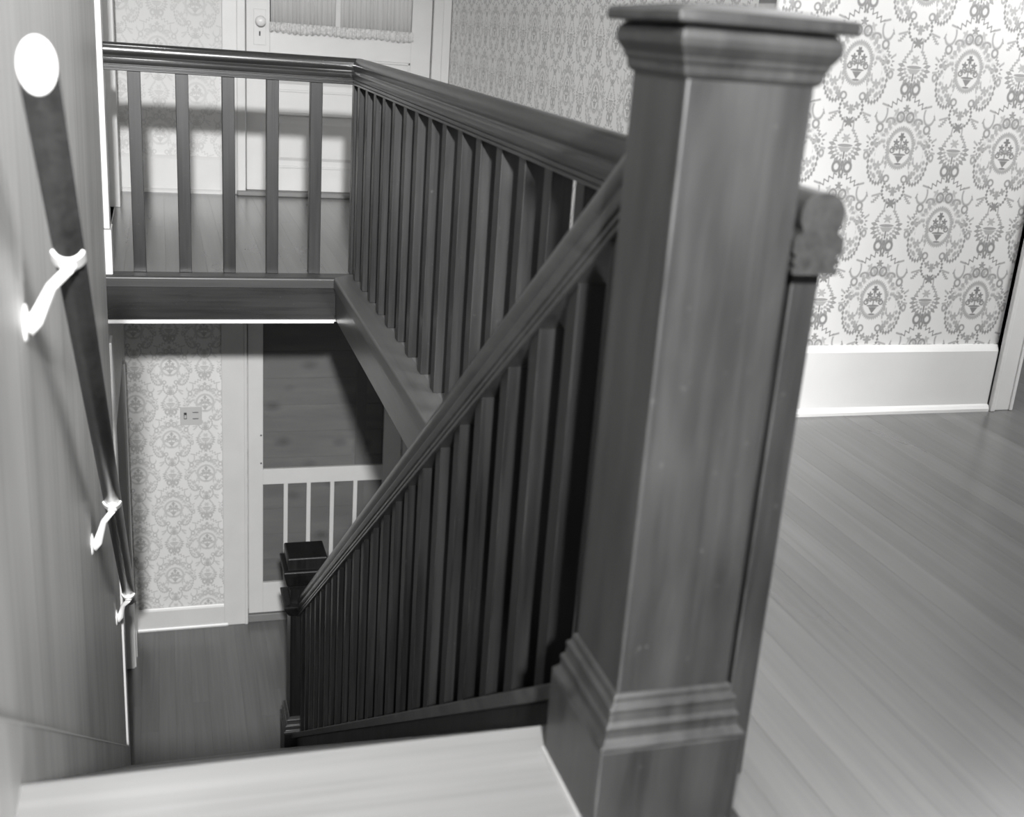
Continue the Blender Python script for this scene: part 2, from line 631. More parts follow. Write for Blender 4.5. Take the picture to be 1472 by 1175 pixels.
def add_knots(m):
    nt_ = m.node_tree
    N, L = nt_.nodes, nt_.links
    b_ = N['Principled BSDF']
    src = b_.inputs['Base Color'].links[0].from_socket
    tc_ = N.new('ShaderNodeTexCoord')
    mp_ = N.new('ShaderNodeMapping')
    mp_.inputs['Scale'].default_value = (4.2, 0.01, 6.5)
    L.new(tc_.outputs['Object'], mp_.inputs[0])
    vo_ = N.new('ShaderNodeTexVoronoi')
    vo_.inputs['Scale'].default_value = 1.0
    L.new(mp_.outputs[0], vo_.inputs['Vector'])
    mr_ = N.new('ShaderNodeMapRange')
    mr_.inputs['From Min'].default_value = 0.02
    mr_.inputs['From Max'].default_value = 0.32
    mr_.inputs['To Min'].default_value = 0.25
    L.new(vo_.outputs['Distance'], mr_.inputs['Value'])
    vm = N.new('ShaderNodeVectorMath')
    vm.operation = 'SCALE'
    L.new(src, vm.inputs[0])
    L.new(mr_.outputs[0], vm.inputs['Scale'])
    L.new(vm.outputs[0], b_.inputs['Base Color'])


add_knots(m_knotty)
m_white = paint('white_gloss_paint', 0.62, 0.35, 0.03, 0.04)
m_white_dull = paint('white_plaster', 0.66, 0.7, 0.04, 0.1)
m_bright = paint('bare_white_edge', 0.85, 0.5, 0.03)
m_endgrain = paint('pale_end_grain', 0.36, 0.6, 0.05)
m_metal = paint('satin_steel', 0.85, 0.32, 0.05, 0.02, 0.35)
m_plate = paint('cream_switch_plate', 0.50, 0.4, 0.03)
m_darkhole = paint('dark_slot', 0.03, 0.6)
m_china = paint('white_china', 0.78, 0.15, 0.02)
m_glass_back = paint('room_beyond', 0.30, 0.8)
m_thresh2 = paint('worn_pale_strip', 0.2, 0.5, 0.12)
m_thresh = paint('worn_threshold', 0.20, 0.5, 0.12)
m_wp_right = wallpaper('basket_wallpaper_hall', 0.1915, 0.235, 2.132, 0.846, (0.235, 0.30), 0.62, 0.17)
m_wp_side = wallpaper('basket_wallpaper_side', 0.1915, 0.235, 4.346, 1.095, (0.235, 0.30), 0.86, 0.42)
m_wp_far = wallpaper('medallion_wallpaper_far', 0.214, 0.2475, 0.017, -1.61, (0.255, 0.27), 0.72, 0.42)
m_wp_up = wallpaper('medallion_wallpaper_upstairs', 0.214, 0.25, -0.003, 0.342, (0.255, 0.27), 0.69, 0.53)

# sheer curtain and insect screen
m_curtain, nt, b = new_mat('sheer_curtain')
tc = nt.nodes.new('ShaderNodeTexCoord')
mp = nt.nodes.new('ShaderNodeMapping')
mp.inputs['Scale'].default_value = (160, 1, 4)
nt.links.new(tc.outputs['Object'], mp.inputs[0])
nz = nt.nodes.new('ShaderNodeTexNoise')
nz.inputs['Scale'].default_value = 1
nt.links.new(mp.outputs[0], nz.inputs[0])
rp = nt.nodes.new('ShaderNodeValToRGB')
rp.color_ramp.elements[0].color = g(0.52)
rp.color_ramp.elements[1].color = g(0.70)
nt.links.new(nz.outputs['Fac'], rp.inputs[0])
nt.links.new(rp.outputs[0], b.inputs['Base Color'])
b.inputs['Roughness'].default_value = 0.9
m_lace = paint('lace', 0.60, 0.9, 0.25, 0.3, scale=90)

m_screen, nt, b = new_mat('insect_screen')
b.inputs['Base Color'].default_value = g(0.10)
b.inputs['Roughness'].default_value = 0.6
tr = nt.nodes.new('ShaderNodeBsdfTransparent')
ms = nt.nodes.new('ShaderNodeMixShader')
ms.inputs[0].default_value = 0.45
nt.links.new(tr.outputs[0], ms.inputs[1])
nt.links.new(b.outputs[0], ms.inputs[2])
nt.links.new(ms.outputs[0], nt.nodes['Material Output'].inputs[0])

m_pane, nt, b = new_mat('window_glass')
b.inputs['Base Color'].default_value = (1, 1, 1, 1)
b.inputs['Transmission Weight'].default_value = 1
b.inputs['Roughness'].default_value = 0.02

# ------------------------------------------------------------------ key dimensions (metres; upper floor z = 0)
XL = -0.25          # left wall plane
YW = 7.38           # far wall plane
ZF = -3.0           # lower floor
WX, WY0, WY1 = 0.711, 1.558, 4.994   # stairwell opening: right edge, near edge, far edge
BX, BY = 0.819, 5.105                # centre lines of the two landing balustrades
NX, NY = 0.678, 1.373                # big newel
SX = 0.662                           # stair balustrade centre line
RUN, RISE = 0.2686, 0.1875
YR = 3.053          # papered wall on the right
SIDE0, SIDE1 = Vector((1.658, YR, 0)), Vector((1.745, YW, 0))
uvx = lambda p: (p.x, p.z)
uvy = lambda p: (p.y, p.z)

# ------------------------------------------------------------------ floors
# upper floor: the framing slab, then the boards lying on it
slab = MB()
slab.box(-1.3, XL, -2.6, YW, -0.19, -0.022)
slab.box(XL, WX - 0.02, -2.6, WY0 - 0.03, -0.19, -0.022)
slab.box(XL, WX - 0.02, WY1 + 0.03, YW, -0.19, -0.022)
slab.box(WX - 0.02 + 0.05, 3.6, -2.6, YW, -0.19, -0.022)
floor = struct('floor', slab, m_floor_y, 'varnished upstairs board floor around the stairwell, boards running away from the camera', 'floor')


def plank(x0, x1, y0, y1, ztop, parent, mat, th=0.022):
    gp, c = 0.0001, 0.0003
    x0 += gp
    x1 -= gp
    y0 += gp
    y1 -= gp
    mb = MB()
    mb.rings([[(x0, y0, ztop - th), (x1, y0, ztop - th), (x1, y1, ztop - th), (x0, y1, ztop - th)],
              [(x0, y0, ztop - c), (x1, y0, ztop - c), (x1, y1, ztop - c), (x0, y1, ztop - c)],
              [(x0 + c, y0 + c, ztop), (x1 - c, y0 + c, ztop), (x1 - c, y1 - c, ztop), (x0 + c, y1 - c, ztop)]])
    return link_obj('plank', mb, mat, parent)


BW = 0.086
NOS = 0.095


def run_of_planks(x0, x1, ya, yb, parent, mat, z):
    y = ya
    first = True
    while y < yb - 0.01:
        ln = random.uniform(1.8, 3.6)
        if first:
            ln *= random.uniform(0.4, 1.0)
            first = False
        e = y + ln
        if yb - e < 0.7:
            e = yb
        plank(x0, x1, y, e, z, parent, mat)
        y = e


x = XL
while x < 3.55:
    x1 = x + BW
    if x1 <= WX - NOS + 0.02 or x < WX + 0.02 and x1 < WX + NOS * 0.5:
        run_of_planks(x, x1, -1.2, WY0 - 0.36, floor, m_floor_y, 0)
        run_of_planks(x, x1, WY1 + NOS, YW, floor, m_floor_y, 0)
    else:
        if x < WX + NOS:
            run_of_planks(x, x1, -1.2, WY0 - 0.36, floor, m_floor_y, 0)
            run_of_planks(x, x1, WY1 + NOS, YW, floor, m_floor_y, 0)
            if x1 > WX + NOS + 0.01:
                run_of_planks(WX + NOS, x1, WY0 - 0.36, WY1 + NOS, floor, m_floor_y, 0)
        else:
            ye = YW if x < 1.74 else YR + (1.5 if x > 2.6 else 0)
            run_of_planks(x, x1, -1.2, ye, floor, m_floor_y, 0)
    x = x1
x = -1.2
while x < XL - 0.01:
    run_of_planks(x, min(x + BW, XL), 4.5, YW, floor, m_floor_y, 0)
    x += BW

# rounded nosing boards round the stairwell
nos = [(0.0, 0.0), (0.0, -0.008), (0.004, -0.004)]


def nosing_prof(wd, th=0.045):
    r = 0.010
    p = [(-wd, 0.0)]
    for k in range(5):
        a = math.pi / 2 * (1 - k / 4)
        p.append((-r + r * math.cos(a), -r + r * math.sin(a)))
    p += [(0, -th), (-wd, -th)]
    return p


nb = MB().sweep(nosing_prof(0.36), (XL + 0.018, WY0, 0), (WX, WY0, 0), (0, 1, 0), (0, 0, 1))
link_obj('nosing_board', nb, m_floor_x, floor)
nb = MB().sweep(nosing_prof(NOS), (XL + 0.018, WY1, 0), (WX, WY1, 0), (0, -1, 0), (0, 0, 1), None, lambda u, v: -u)
link_obj('nosing_board', nb, m_nosing_x, floor)
nb = MB().sweep(nosing_prof(NOS), (WX, WY0, 0), (WX, WY1, 0), (-1, 0, 0), (0, 0, 1), lambda u, v: -NOS if False else 0, lambda u, v: -u)
link_obj('nosing_board', nb, m_nosing_y, floor)

# fascias lining the stairwell under the nosings
mb = MB().box(XL + 0.018, WX + 0.012, WY1 + 0.012, WY1 + 0.034, -0.19, -0.045)
struct('trim_1', mb, m_dark_x, 'dark stained fascia board across the far end of the stairwell', 'trim', 0.002)
mb = MB().box(WX + 0.012, WX + 0.034, WY0, WY1 + 0.012, -0.19, -0.045)
mb.box(WX + 0.006, WX + 0.012, WY0, WY1 + 0.006, -0.075, -0.045)
struct('trim_2', mb, m_dark_y, 'dark stained fascia board along the right edge of the stairwell', 'trim', 0.002)
mb = MB().box(XL + 0.018, WX + 0.006, WY1 + 0.002, WY1 + 0.034, -0.206, -0.1905)
struct('trim_3', mb, m_bright, 'thin bright white strip under the far fascia board', 'trim', 0.003)
# lower ceiling
mb = MB()
mb.box(-1.3, 3.6, WY1 + 0.034, YW, -0.206, -0.1905)
mb.box(WX + 0.034, 3.6, -2.6, WY1 + 0.034, -0.206, -0.1905)
struct('ceiling_lower', mb, m_white_dull, 'white plaster ceiling of the downstairs hall under the landing', 'ceiling')
mb = MB().box(-1.3, 3.6, -2.6, YW, 2.75, 2.80)
struct('ceiling', mb, m_white_dull, 'white plaster ceiling of the upstairs hall', 'ceiling')

# lower floor
floor2 = struct('floor_lower', MB().box(-1.3, 2.2, 2.0, YW + 0.5, ZF - 0.1, ZF - 0.022), m_floor_low, 'dark board floor of the downstairs hall at the foot of the stairs', 'floor')
x = -1.2
while x < 1.8:
    run_of_planks(x, x + 0.1, 4.2, YW, floor2, m_floor_low, ZF)
    x += 0.1

# ------------------------------------------------------------------ walls
# far wall, both storeys, with two door openings
D1 = (0.494, 1.632)      # upstairs door opening
D2 = (0.500, 1.545)      # downstairs door opening
wb = MB().box(-1.3, D1[0], YW, YW + 0.14, -0.19, 2.75)
wb.box(D1[1], 1.80, YW, YW + 0.14, -0.19, 2.75)
wb.box(D1[0], D1[1], YW, YW + 0.14, 2.08, 2.75)
wb.box(D1[0], D1[1], YW, YW + 0.14, -0.19, 0.0)
struct('wall_far', wb, m_wp_up, 'faded medallion papered far wall behind the landing', 'wall', uv=uvx)
wb = MB().box(-1.3, D2[0], YW, YW + 0.14, ZF, -0.206)
wb.box(D2[1], 2.2, YW, YW + 0.14, ZF, -0.206)
wb.box(D2[0], D2[1], YW, YW + 0.14, -0.50, -0.206)
struct('wall_far_lower', wb, m_wp_far, 'medallion papered far wall of the downstairs hall beside the screen door', 'wall', uv=uvx)
# right papered wall and the oblique side wall
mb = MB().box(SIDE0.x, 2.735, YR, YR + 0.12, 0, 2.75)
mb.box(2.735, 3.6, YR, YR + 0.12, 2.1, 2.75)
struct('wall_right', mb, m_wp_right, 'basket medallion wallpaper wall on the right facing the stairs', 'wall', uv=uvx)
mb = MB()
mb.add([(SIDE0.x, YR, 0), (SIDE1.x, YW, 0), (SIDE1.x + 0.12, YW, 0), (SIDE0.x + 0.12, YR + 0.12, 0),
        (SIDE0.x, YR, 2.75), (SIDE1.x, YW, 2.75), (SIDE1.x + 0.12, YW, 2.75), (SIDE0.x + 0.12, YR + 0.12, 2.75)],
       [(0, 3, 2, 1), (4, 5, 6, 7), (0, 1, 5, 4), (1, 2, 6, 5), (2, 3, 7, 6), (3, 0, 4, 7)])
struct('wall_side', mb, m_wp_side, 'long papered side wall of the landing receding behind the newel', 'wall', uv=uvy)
mb = MB().tube([(SIDE0.x, YR - 0.002, 0.23), (SIDE0.x, YR - 0.002, 2.75)], 0.009, 10)
struct('trim_4', mb, m_bright, 'slim white bead up the outside corner of the papered walls', 'trim')
# lower right wall
struct('wall_right_lower', MB().box(1.78, 1.9, 2.0, YW, ZF, -0.206), m_white_dull, 'plain wall of the downstairs hall beyond the stairs', 'wall')
# left wall: papered piece behind, plywood sheet along the stairs
lw = MB().box(XL - 0.12, XL, -2.6, 5.17, ZF, 2.75)
lw.box(XL - 0.12, XL, 5.17, 6.77, 2.08, 2.75)
lw.box(XL - 0.12, XL, 6.77, YW, -0.19, 2.75)
lw.box(XL - 0.12, XL, 5.17, 6.90, -0.95, 0.0)
lw.box(XL - 0.12, XL, 6.90, YW, ZF, -0.19)
wl = struct('wall_left', lw, m_wp_up, 'left wall of the stair hall, covered with wood panelling along the stairs', 'wall', uv=uvy)
link_obj('panel', MB().box(XL, XL + 0.018, -2.6, 1.22, -3.0, 2.75), m_ply, wl)
link_obj('panel', MB().box(XL, XL + 0.018, 1.221, 5.03, -3.0, 2.75), m_ply, wl)
struct('wall_left_room', MB().box(-1.3, -1.2, 4.0, YW, ZF, 2.75), m_white_dull, 'plain wall seen through the left doorway', 'wall')
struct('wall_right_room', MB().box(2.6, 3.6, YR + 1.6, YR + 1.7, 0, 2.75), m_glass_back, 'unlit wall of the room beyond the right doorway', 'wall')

# skirt board on the plywood, following the stairs
sl = 0.698
k0 = lambda y: 0.034 - sl * (y - 1.651)
xa, xb = XL + 0.018, XL + 0.031
y0, y1 = 1.22, 5.03
mb = MB().add([(xa, y0, k0(y0) - 0.5), (xa, y1, k0(y1) - 0.5), (xa, y1, k0(y1)), (xa, y0, k0(y0)),
               (xb, y0, k0(y0) - 0.5), (xb, y1, k0(y1) - 0.5), (xb, y1, k0(y1)), (xb, y0, k0(y0))],
              [(0, 3, 2, 1), (4, 5, 6, 7), (0, 1, 5, 4), (1, 2, 6, 5), (2, 3, 7, 6), (3, 0, 4, 7)])
struct('baseboard_left', mb, m_ply, 'sloping wooden skirt board along the stairs on the panelled wall', 'baseboard')

skirt = bpy.data.objects['baseboard_left']
e = 0.006
mb = MB().add([(xa, y0, k0(y0)), (xa, y1, k0(y1)), (xa, y1, k0(y1) + e), (xa, y0, k0(y0) + e),
               (xb + 0.002, y0, k0(y0)), (xb + 0.002, y1, k0(y1)), (xb + 0.0, y1, k0(y1) + e), (xb + 0.0, y0, k0(y0) + e)],
              [(0, 3, 2, 1), (4, 5, 6, 7), (0, 1, 5, 4), (1, 2, 6, 5), (2, 3, 7, 6), (3, 0, 4, 7)])
link_obj('top_edge', mb, m_white, skirt)['label'] = 'pale top edge'
# casings of the left doorways
def casing_upright(name, x0, x1, y0, y1, z0, z1, label, mat=None):
    mb_ = MB().box(x0, x1, y0, y1, z0, z1)
    return struct(name, mb_, mat or m_white, label, 'door casing', 0.004)


casing_upright('trim_5', XL, XL + 0.040, 5.03, 5.16, 0.19, 2.1, 'white casing at the end of the panelled wall upstairs')
casing_upright('trim_6', XL, XL + 0.046, 5.015, 5.165, 0.0, 0.188, 'white plinth block under the upstairs casing beside the landing rail')
mb = MB().box(XL, XL + 0.028, 6.755, 6.90, 0, 2.1)
mb.box(XL - 0.13, XL + 0.002, 6.755, 6.77, 0, 2.1)
struct('trim_7', mb, m_white, 'white casing and jamb on the far side of the upstairs left doorway', 'door casing', 0.003)
casing_upright('trim_8', XL, XL + 0.028, 5.03, 5.16, ZF, -0.30, 'white casing at the end of the panelled wall downstairs')
mb = MB().box(XL, XL + 0.012, 6.90, 7.03, ZF, -0.95)
mb.box(XL - 0.13, XL + 0.002, 6.885, 6.90, ZF, -0.95)
struct('trim_9', mb, m_white, 'white casing and jamb on the far side of the downstairs left doorway', 'door casing', 0.003)

# baseboards
def base_prof_x(x0, x1, yf, z0, h=0.222, cap=True):
    """baseboard along X in front of plane yf (facing -Y)"""
    pr = [(0, 0), (0.030, 0), (0.030, 0.010), (0.024, 0.020), (0.017, 0.024), (0.017, h - 0.020), (0.012, h - 0.008), (0.008, h), (0, h)]
    return MB().sweep(pr, (x0, yf, z0), (x1, yf, z0), (0, -1, 0), (0, 0, 1))


struct('baseboard_far', base_prof_x(XL, 0.36, YW, 0), m_white, 'white baseboard under the papered far wall on the landing', 'baseboard')
struct('baseboard_far_lower', base_prof_x(XL, 0.36, YW, ZF, 0.165), m_white, 'white baseboard under the papered wall downstairs', 'baseboard')
struct('baseboard_right', base_prof_x(SIDE0.x - 0.017, 2.635, YR, 0, 0.228), m_white, 'tall white baseboard under the right papered wall', 'baseboard')
pr = [(0, 0), (0.03, 0), (0.024, 0.02), (0.017, 0.024), (0.017, 0.21), (0.008, 0.222), (0, 0.222)]
dv = (SIDE1 - SIDE0).normalized()
mb = MB().sweep(pr, SIDE0 - dv * 0.017, SIDE1, (-dv.y, dv.x, 0), (0, 0, 1))
struct('baseboard_side', mb, m_white, 'white baseboard along the receding side wall behind the balusters', 'baseboard')
pr2 = [(0, 0), (0.016, 0), (0.016, 0.2), (0.008, 0.222), (0, 0.222)]
struct('baseboard_left_far', MB().sweep(pr2, (XL, 6.90, 0), (XL, YW, 0), (1, 0, 0), (0, 0, 1)), m_white, 'short white baseboard in the far left corner of the landing', 'baseboard')
struct('baseboard_left_lower', MB().sweep(pr2, (XL, 7.03, ZF), (XL, YW, ZF), (1, 0, 0), (0, 0, 1)), m_white, 'short white baseboard in the far left corner downstairs', 'baseboard')
struct('trim_10', MB().sweep([(0, 0), (0.007, 0), (0.005, 0.004), (0, 0.006)], (NX - 0.1122, 1.255, 0.0), (NX - 0.1122, 1.49, 0.0), (-1, 0, 0), (0, 0, 1)), m_thresh2,
       'pale quarter round strip on the floor against the big newel base', 'trim')

# right doorway casing: flat board with raised back band
mb = MB().box(2.640, 2.735, YR - 0.022, YR, 0, 2.1)
mb.box(2.640, 2.658, YR - 0.034, YR, 0, 2.1)
mb.box(2.722, 2.735, YR - 0.028, YR + 0.13, 0, 2.1)
struct('trim_11', mb, m_white, 'white door casing with a raised band at the end of the right papered wall', 'door casing', 0.003)

# ------------------------------------------------------------------ upstairs door with curtained glass
def door_casing(name, x0, x1, z0, z1, step, label, flip=False):
    mb_ = MB().box(x0, x1, YW - 0.022, YW, z0, z1)
    if flip:
        mb_.box(x0, x0 + step, YW - 0.030, YW, z0, z1)
    else:
        mb_.box(x1 - step, x1, YW - 0.030, YW, z0, z1)
    return struct(name, mb_, m_white, label, 'door casing', 0.004)


door_casing('trim_12', 0.360, D1[0], 0, 2.18, 0.05, 'left white casing of the curtained landing door')
mb = MB().box(D1[1], SIDE1.x - 0.004, YW - 0.022, YW, 0, 2.18)
mb.box(1.69, SIDE1.x - 0.004, YW - 0.032, YW, 0, 2.18)
struct('trim_13', mb, m_white, 'right white casing of the curtained landing door', 'door casing', 0.004)
struct('trim_14', MB().box(0.44, 1.74, YW - 0.07, YW + 0.1, 0.0, 0.028), m_thresh, 'worn dark threshold under the curtained landing door', 'threshold', 0.006)

d1 = thing('door_1', (D1[0], YW, 0), 'white panelled landing door with a curtained glass pane', 'door', kind='structure')
x0, x1 = D1[0] + 0.008, D1[1] - 0.006
yd0, yd1 = YW + 0.004, YW + 0.044
gz = 0.985
wx0, wx1 = 0.640, 1.500
link_obj('stile', MB().box(x0, wx0, yd0, yd1, 0.03, 2.06), m_white, d1, 0.002)
link_obj('stile', MB().box(wx1, x1, yd0, yd1, 0.03, 2.06), m_white, d1, 0.002)
link_obj('bottom_rail', MB().box(wx0, wx1, yd0, yd1, 0.03, 0.17), m_white, d1, 0.002)
link_obj('lock_rail', MB().box(wx0, wx1, yd0, yd1, 0.845, gz), m_white, d1, 0.002)
link_obj('middle_rail', MB().box(wx0, wx1, yd0, yd1, 0.505, 0.63), m_white, d1, 0.002)
link_obj('top_rail', MB().box(wx0, wx1, yd0, yd1, 1.93, 2.06), m_white, d1, 0.002)
for za, zb in ((0.17, 0.505), (0.63, 0.845)):
    mb = MB().box(wx0, wx1, yd0 + 0.014, yd1 - 0.01, za, zb)
    mb.rings([[(wx0 + e, yd0 + d, za + e), (wx1 - e, yd0 + d, za + e), (wx1 - e, yd0 + d, zb - e), (wx0 + e, yd0 + d, zb - e)] for e, d in ((0.045, 0.0139), (0.065, 0.005), (0.069, 0.005))])
    link_obj('panel', mb, m_white, d1)
    mo = MB()
    for a, bq, c_, dq in ((wx0, wx1, za, za + 0.014), (wx0, wx1, zb - 0.014, zb), (wx0, wx0 + 0.014, za, zb), (wx1 - 0.014, wx1, za, zb)):
        mo.box(a, bq, yd0 + 0.002, yd0 + 0.0138, c_, dq)
    link_obj('panel_moulding', mo, m_white, d1, 0.003)
link_obj('glass_pane', MB().box(wx0, wx1, yd0 + 0.018, yd0 + 0.022, gz, 1.93), m_pane, d1)
link_obj('muntin', MB().box(1.028, 1.062, yd0 + 0.004, yd0 + 0.017, gz, 1.93), m_white, d1, 0.002)
kp = link_obj('knob_plate', MB().box(0.545, 0.616, yd0 - 0.005, yd0, 0.893, 1.097), m_white, d1, 0.002)
kp['label'] = 'tall white keyhole plate'
link_obj('keyhole', MB().box(0.576, 0.585, yd0 - 0.0056, yd0 - 0.005, 0.945, 0.972), m_darkhole, kp)
kb = MB().lathe((0.582, yd0 - 0.005, 1.030), (0, -1, 0), [(0.016, 0), (0.014, 0.012), (0.012, 0.022), (0.024, 0.030), (0.031, 0.042), (0.031, 0.052), (0.024, 0.062), (0.010, 0.067), (0.001, 0.068)])
link_obj('door_knob', kb, m_china, d1)['label'] = 'round white china knob'
link_obj('closet_dark', MB().box(wx0 - 0.1, wx1 + 0.1, YW + 0.30, YW + 0.32, 0.8, 2.1), m_glass_back, d1).name = 'backing'

# curtain: gathered sheer cloth with a scalloped lace hem, hung in front of the glass
cur = thing('curtain', (1.07, YW, 0.98), 'sheer gathered curtain with a lace hem over the landing door glass', 'curtain')


def wavy(xa, xb, za, zb, yf, amp, lam, nx, nz=3, scal=0.0):
    mb_ = MB()
    rows = []
    for k in range(nz + 1):
        z = za + (zb - za) * k / nz
        row = []
        for i in range(nx + 1):
            xx = xa + (xb - xa) * i / nx
            ph = 2 * math.pi * xx / lam
            yy = yf - amp * (0.5 + 0.5 * math.sin(ph + 1.3 * math.sin(ph * 0.23)))
            zz = z
            if k == 0 and scal:
                zz = z + scal * abs(math.sin(math.pi * xx / 0.035)) + 0.004 * math.sin(xx * 21)
            row.append((xx, yy, zz))
        rows.append(row)
    n = nx + 1
    vs_ = [p for r in rows for p in r]
    # a second layer gives the cloth thickness
    vs2 = [(p[0], p[1] + 0.0012, p[2]) for p in vs_]
    fs_ = []
    t = len(vs_)
    for k in range(nz):
        for i in range(nx):
            a = k * n + i
            fs_.append((a, a + 1, a + n + 1, a + n))
            fs_.append((t + a, t + a + n, t + a + n + 1, t + a + 1))
    for i in range(nx):
        fs_.append((i, t + i, t + i + 1, i + 1))
    return mb_.add(vs_ + vs2, fs_, True)


link_obj('curtain_panel', wavy(wx0 + 0.005, 1.030, 1.020, 1.95, yd0 - 0.004, 0.007, 0.026, 150), m_curtain, cur)
link_obj('curtain_panel', wavy(1.060, wx1 - 0.004, 1.020, 1.95, yd0 - 0.004, 0.007, 0.026, 160), m_curtain, cur)
link_obj('lace_hem', wavy(wx0 - 0.005, wx1 + 0.01, 0.978, 1.030, yd0 - 0.006, 0.012, 0.030, 260, 3, -0.012), m_lace, cur)['label'] = 'scalloped lace hem'

# ------------------------------------------------------------------ downstairs screen door and the timber door behind it
door_casing('trim_15', 0.336, D2[0] - 0.003, ZF, -0.40, 0.02, 'wide white casing left of the screen door downstairs')
mb = MB().box(D2[1] + 0.003, 1.68, YW - 0.022, YW, ZF, -0.40)
struct('trim_16', mb, m_white, 'white casing right of the screen door downstairs', 'door casing', 0.004)
struct('trim_17', MB().box(D2[0], D2[1], YW - 0.01, YW + 0.14, ZF, ZF + 0.06), m_thresh, 'grey raised sill under the screen door', 'threshold', 0.006)
d2 = thing('door_2', (D2[0], YW, ZF), 'white framed screen door with slim upright bars in its lower half', 'screen door', kind='structure')
ya, yb = YW - 0.002, YW + 0.026
gl, gr = 0.601, 1.416
link_obj('stile', MB().box(D2[0] + 0.004, gl, ya, yb, ZF + 0.07, -0.52), m_white, d2, 0.002)
link_obj('stile', MB().box(gr, D2[1] - 0.004, ya, yb, ZF + 0.07, -0.52), m_white, d2, 0.002)
link_obj('top_rail', MB().box(gl, gr, ya, yb, -0.62, -0.52), m_white, d2, 0.002)
link_obj('middle_rail', MB().box(gl, gr, ya, yb, -1.957, -1.846), m_white, d2, 0.002)
link_obj('bottom_rail', MB().box(gl, gr, ya, yb, ZF + 0.07, -2.699), m_white, d2, 0.002)
for bx in (0.754, 0.909, 1.070, 1.230):
    link_obj('bar', MB().box(bx - 0.014, bx + 0.014, ya + 0.004, yb - 0.006, -2.699, -1.957), m_white, d2, 0.002)
link_obj('screen_mesh', MB().box(gl, gr, yb - 0.004, yb - 0.003, -1.846, -0.62), m_screen, d2)['label'] = 'dark insect screen'
link_obj('screen_mesh', MB().box(gl, gr, yb - 0.004, yb - 0.003, -2.699, -1.957), m_screen, d2)['label'] = 'dark insect screen'
for z in (-1.60, -1.80):
    link_obj('screw', MB().lathe((0.588, ya, z), (0, -1, 0), [(0.006, 0), (0.006, 0.002), (0.003, 0.004), (0.0005, 0.0042)], 10), m_darkhole, d2)
d3 = thing('door_3', (D2[0], YW + 0.09, ZF), 'knotty timber door standing closed behind the screen door', 'door', kind='structure')
z = ZF + 0.06
i = 0
while z < -0.53:
    h = 0.19
    link_obj('board', MB().box(D2[0] + 0.004, D2[1] - 0.004, YW + 0.085, YW + 0.12, z + 0.001, min(z + h, -0.515) - 0.001), m_knotty, d3, 0.003)
    z += h
link_obj('batten', MB().box(1.232, 1.298, YW + 0.045, YW + 0.085, ZF + 0.06, -0.52), m_white, d3, 0.004)['label'] = 'pale upright strip'

# switch plate
sw = thing('light_switch', (0.142, YW, -1.447), 'cream wall plate with a toggle and a socket on the downstairs wallpaper', 'switch')
link_obj('plate', MB().box(0.074, 0.210, YW - 0.006, YW, -1.512, -1.383), m_plate, sw, 0.003)
link_obj('toggle', MB().box(0.100, 0.112, YW - 0.018, YW - 0.006, -1.462, -1.440), m_plate, sw, 0.002)
link_obj('toggle_slot', MB().box(0.097, 0.115, YW - 0.0066, YW - 0.006, -1.470, -1.425), m_darkhole, sw)
for zz in (-1.425, -1.468):
    link_obj('socket_slot', MB().box(0.152, 0.188, YW - 0.0072, YW - 0.006, zz - 0.0025, zz + 0.0025), m_darkhole, sw)

# ------------------------------------------------------------------ balustrades
def rail_profile():
    half = [(0.032, 0.0), (0.0335, 0.002), (0.0335, 0.008), (0.0290, 0.0095), (0.0290, 0.0125), (0.034, 0.014), (0.034, 0.021), (0.0300, 0.0225), (0.0300, 0.0255), (0.035, 0.027),
            (0.037, 0.031), (0.037, 0.045), (0.034, 0.050), (0.028, 0.054), (0.0265, 0.058), (0.028, 0.062), (0.0305, 0.067), (0.0320, 0.074),
            (0.0320, 0.082), (0.030, 0.090), (0.0255, 0.098), (0.019, 0.1035), (0.010, 0.107), (0.0, 0.108)]
    return half + [(-u, v) for u, v in reversed(half[:-1])]


RP = rail_profile()
RZ = 0.822   # underside of the level rail


def square_bar(cx, cy, z0, z1, h=0.0255):
    return MB().box(cx - h, cx + h, cy - h, cy + h, z0, z1)


land = thing('landing_balustrade', (0.3, BY, 0), 'short dark balustrade across the far end of the stairwell with widely spaced square balusters', 'balustrade')
rail = MB().sweep(RP, (XL + 0.018, BY, RZ), (BX, BY, RZ), (0, 1, 0), (0, 0, 1), None, lambda u, v: u)
link_obj('handrail', rail, m_dark_x, land, smooth_angle=30)
for k in range(6):
    bx = BX - 0.183 * k
    if k == 0:
        link_obj('baluster', square_bar(bx, BY, 0, RZ + 0.004), m_dark_v, land, 0.002)
    else:
        link_obj('baluster', square_bar(bx + random.uniform(-.002, .002), BY, 0, RZ + 0.004), m_dark_v, land, 0.002)
side = thing('hall_balustrade', (BX, 3.2, 0), 'long dark balustrade along the right side of the stairwell running toward the big newel', 'balustrade')
rail = MB().sweep(RP, (BX, 1.312, RZ), (BX, BY, RZ), (-1, 0, 0), (0, 0, 1), None, lambda u, v: -u)
link_obj('handrail', rail, m_dark_y, side, smooth_angle=30)
for k in range(1, 20):
    by = 5.155 - 0.1985 * k
    if k == 19:   # the last, slimmer upright stands clear of the newel
        link_obj('baluster', square_bar(0.838, by, 0, RZ + 0.004, 0.021), m_newel, side, 0.002)
    else:
        link_obj('baluster', square_bar(BX + random.uniform(-.0015, .0015), by, 0, RZ + 0.004), m_dark_v, side, 0.002)

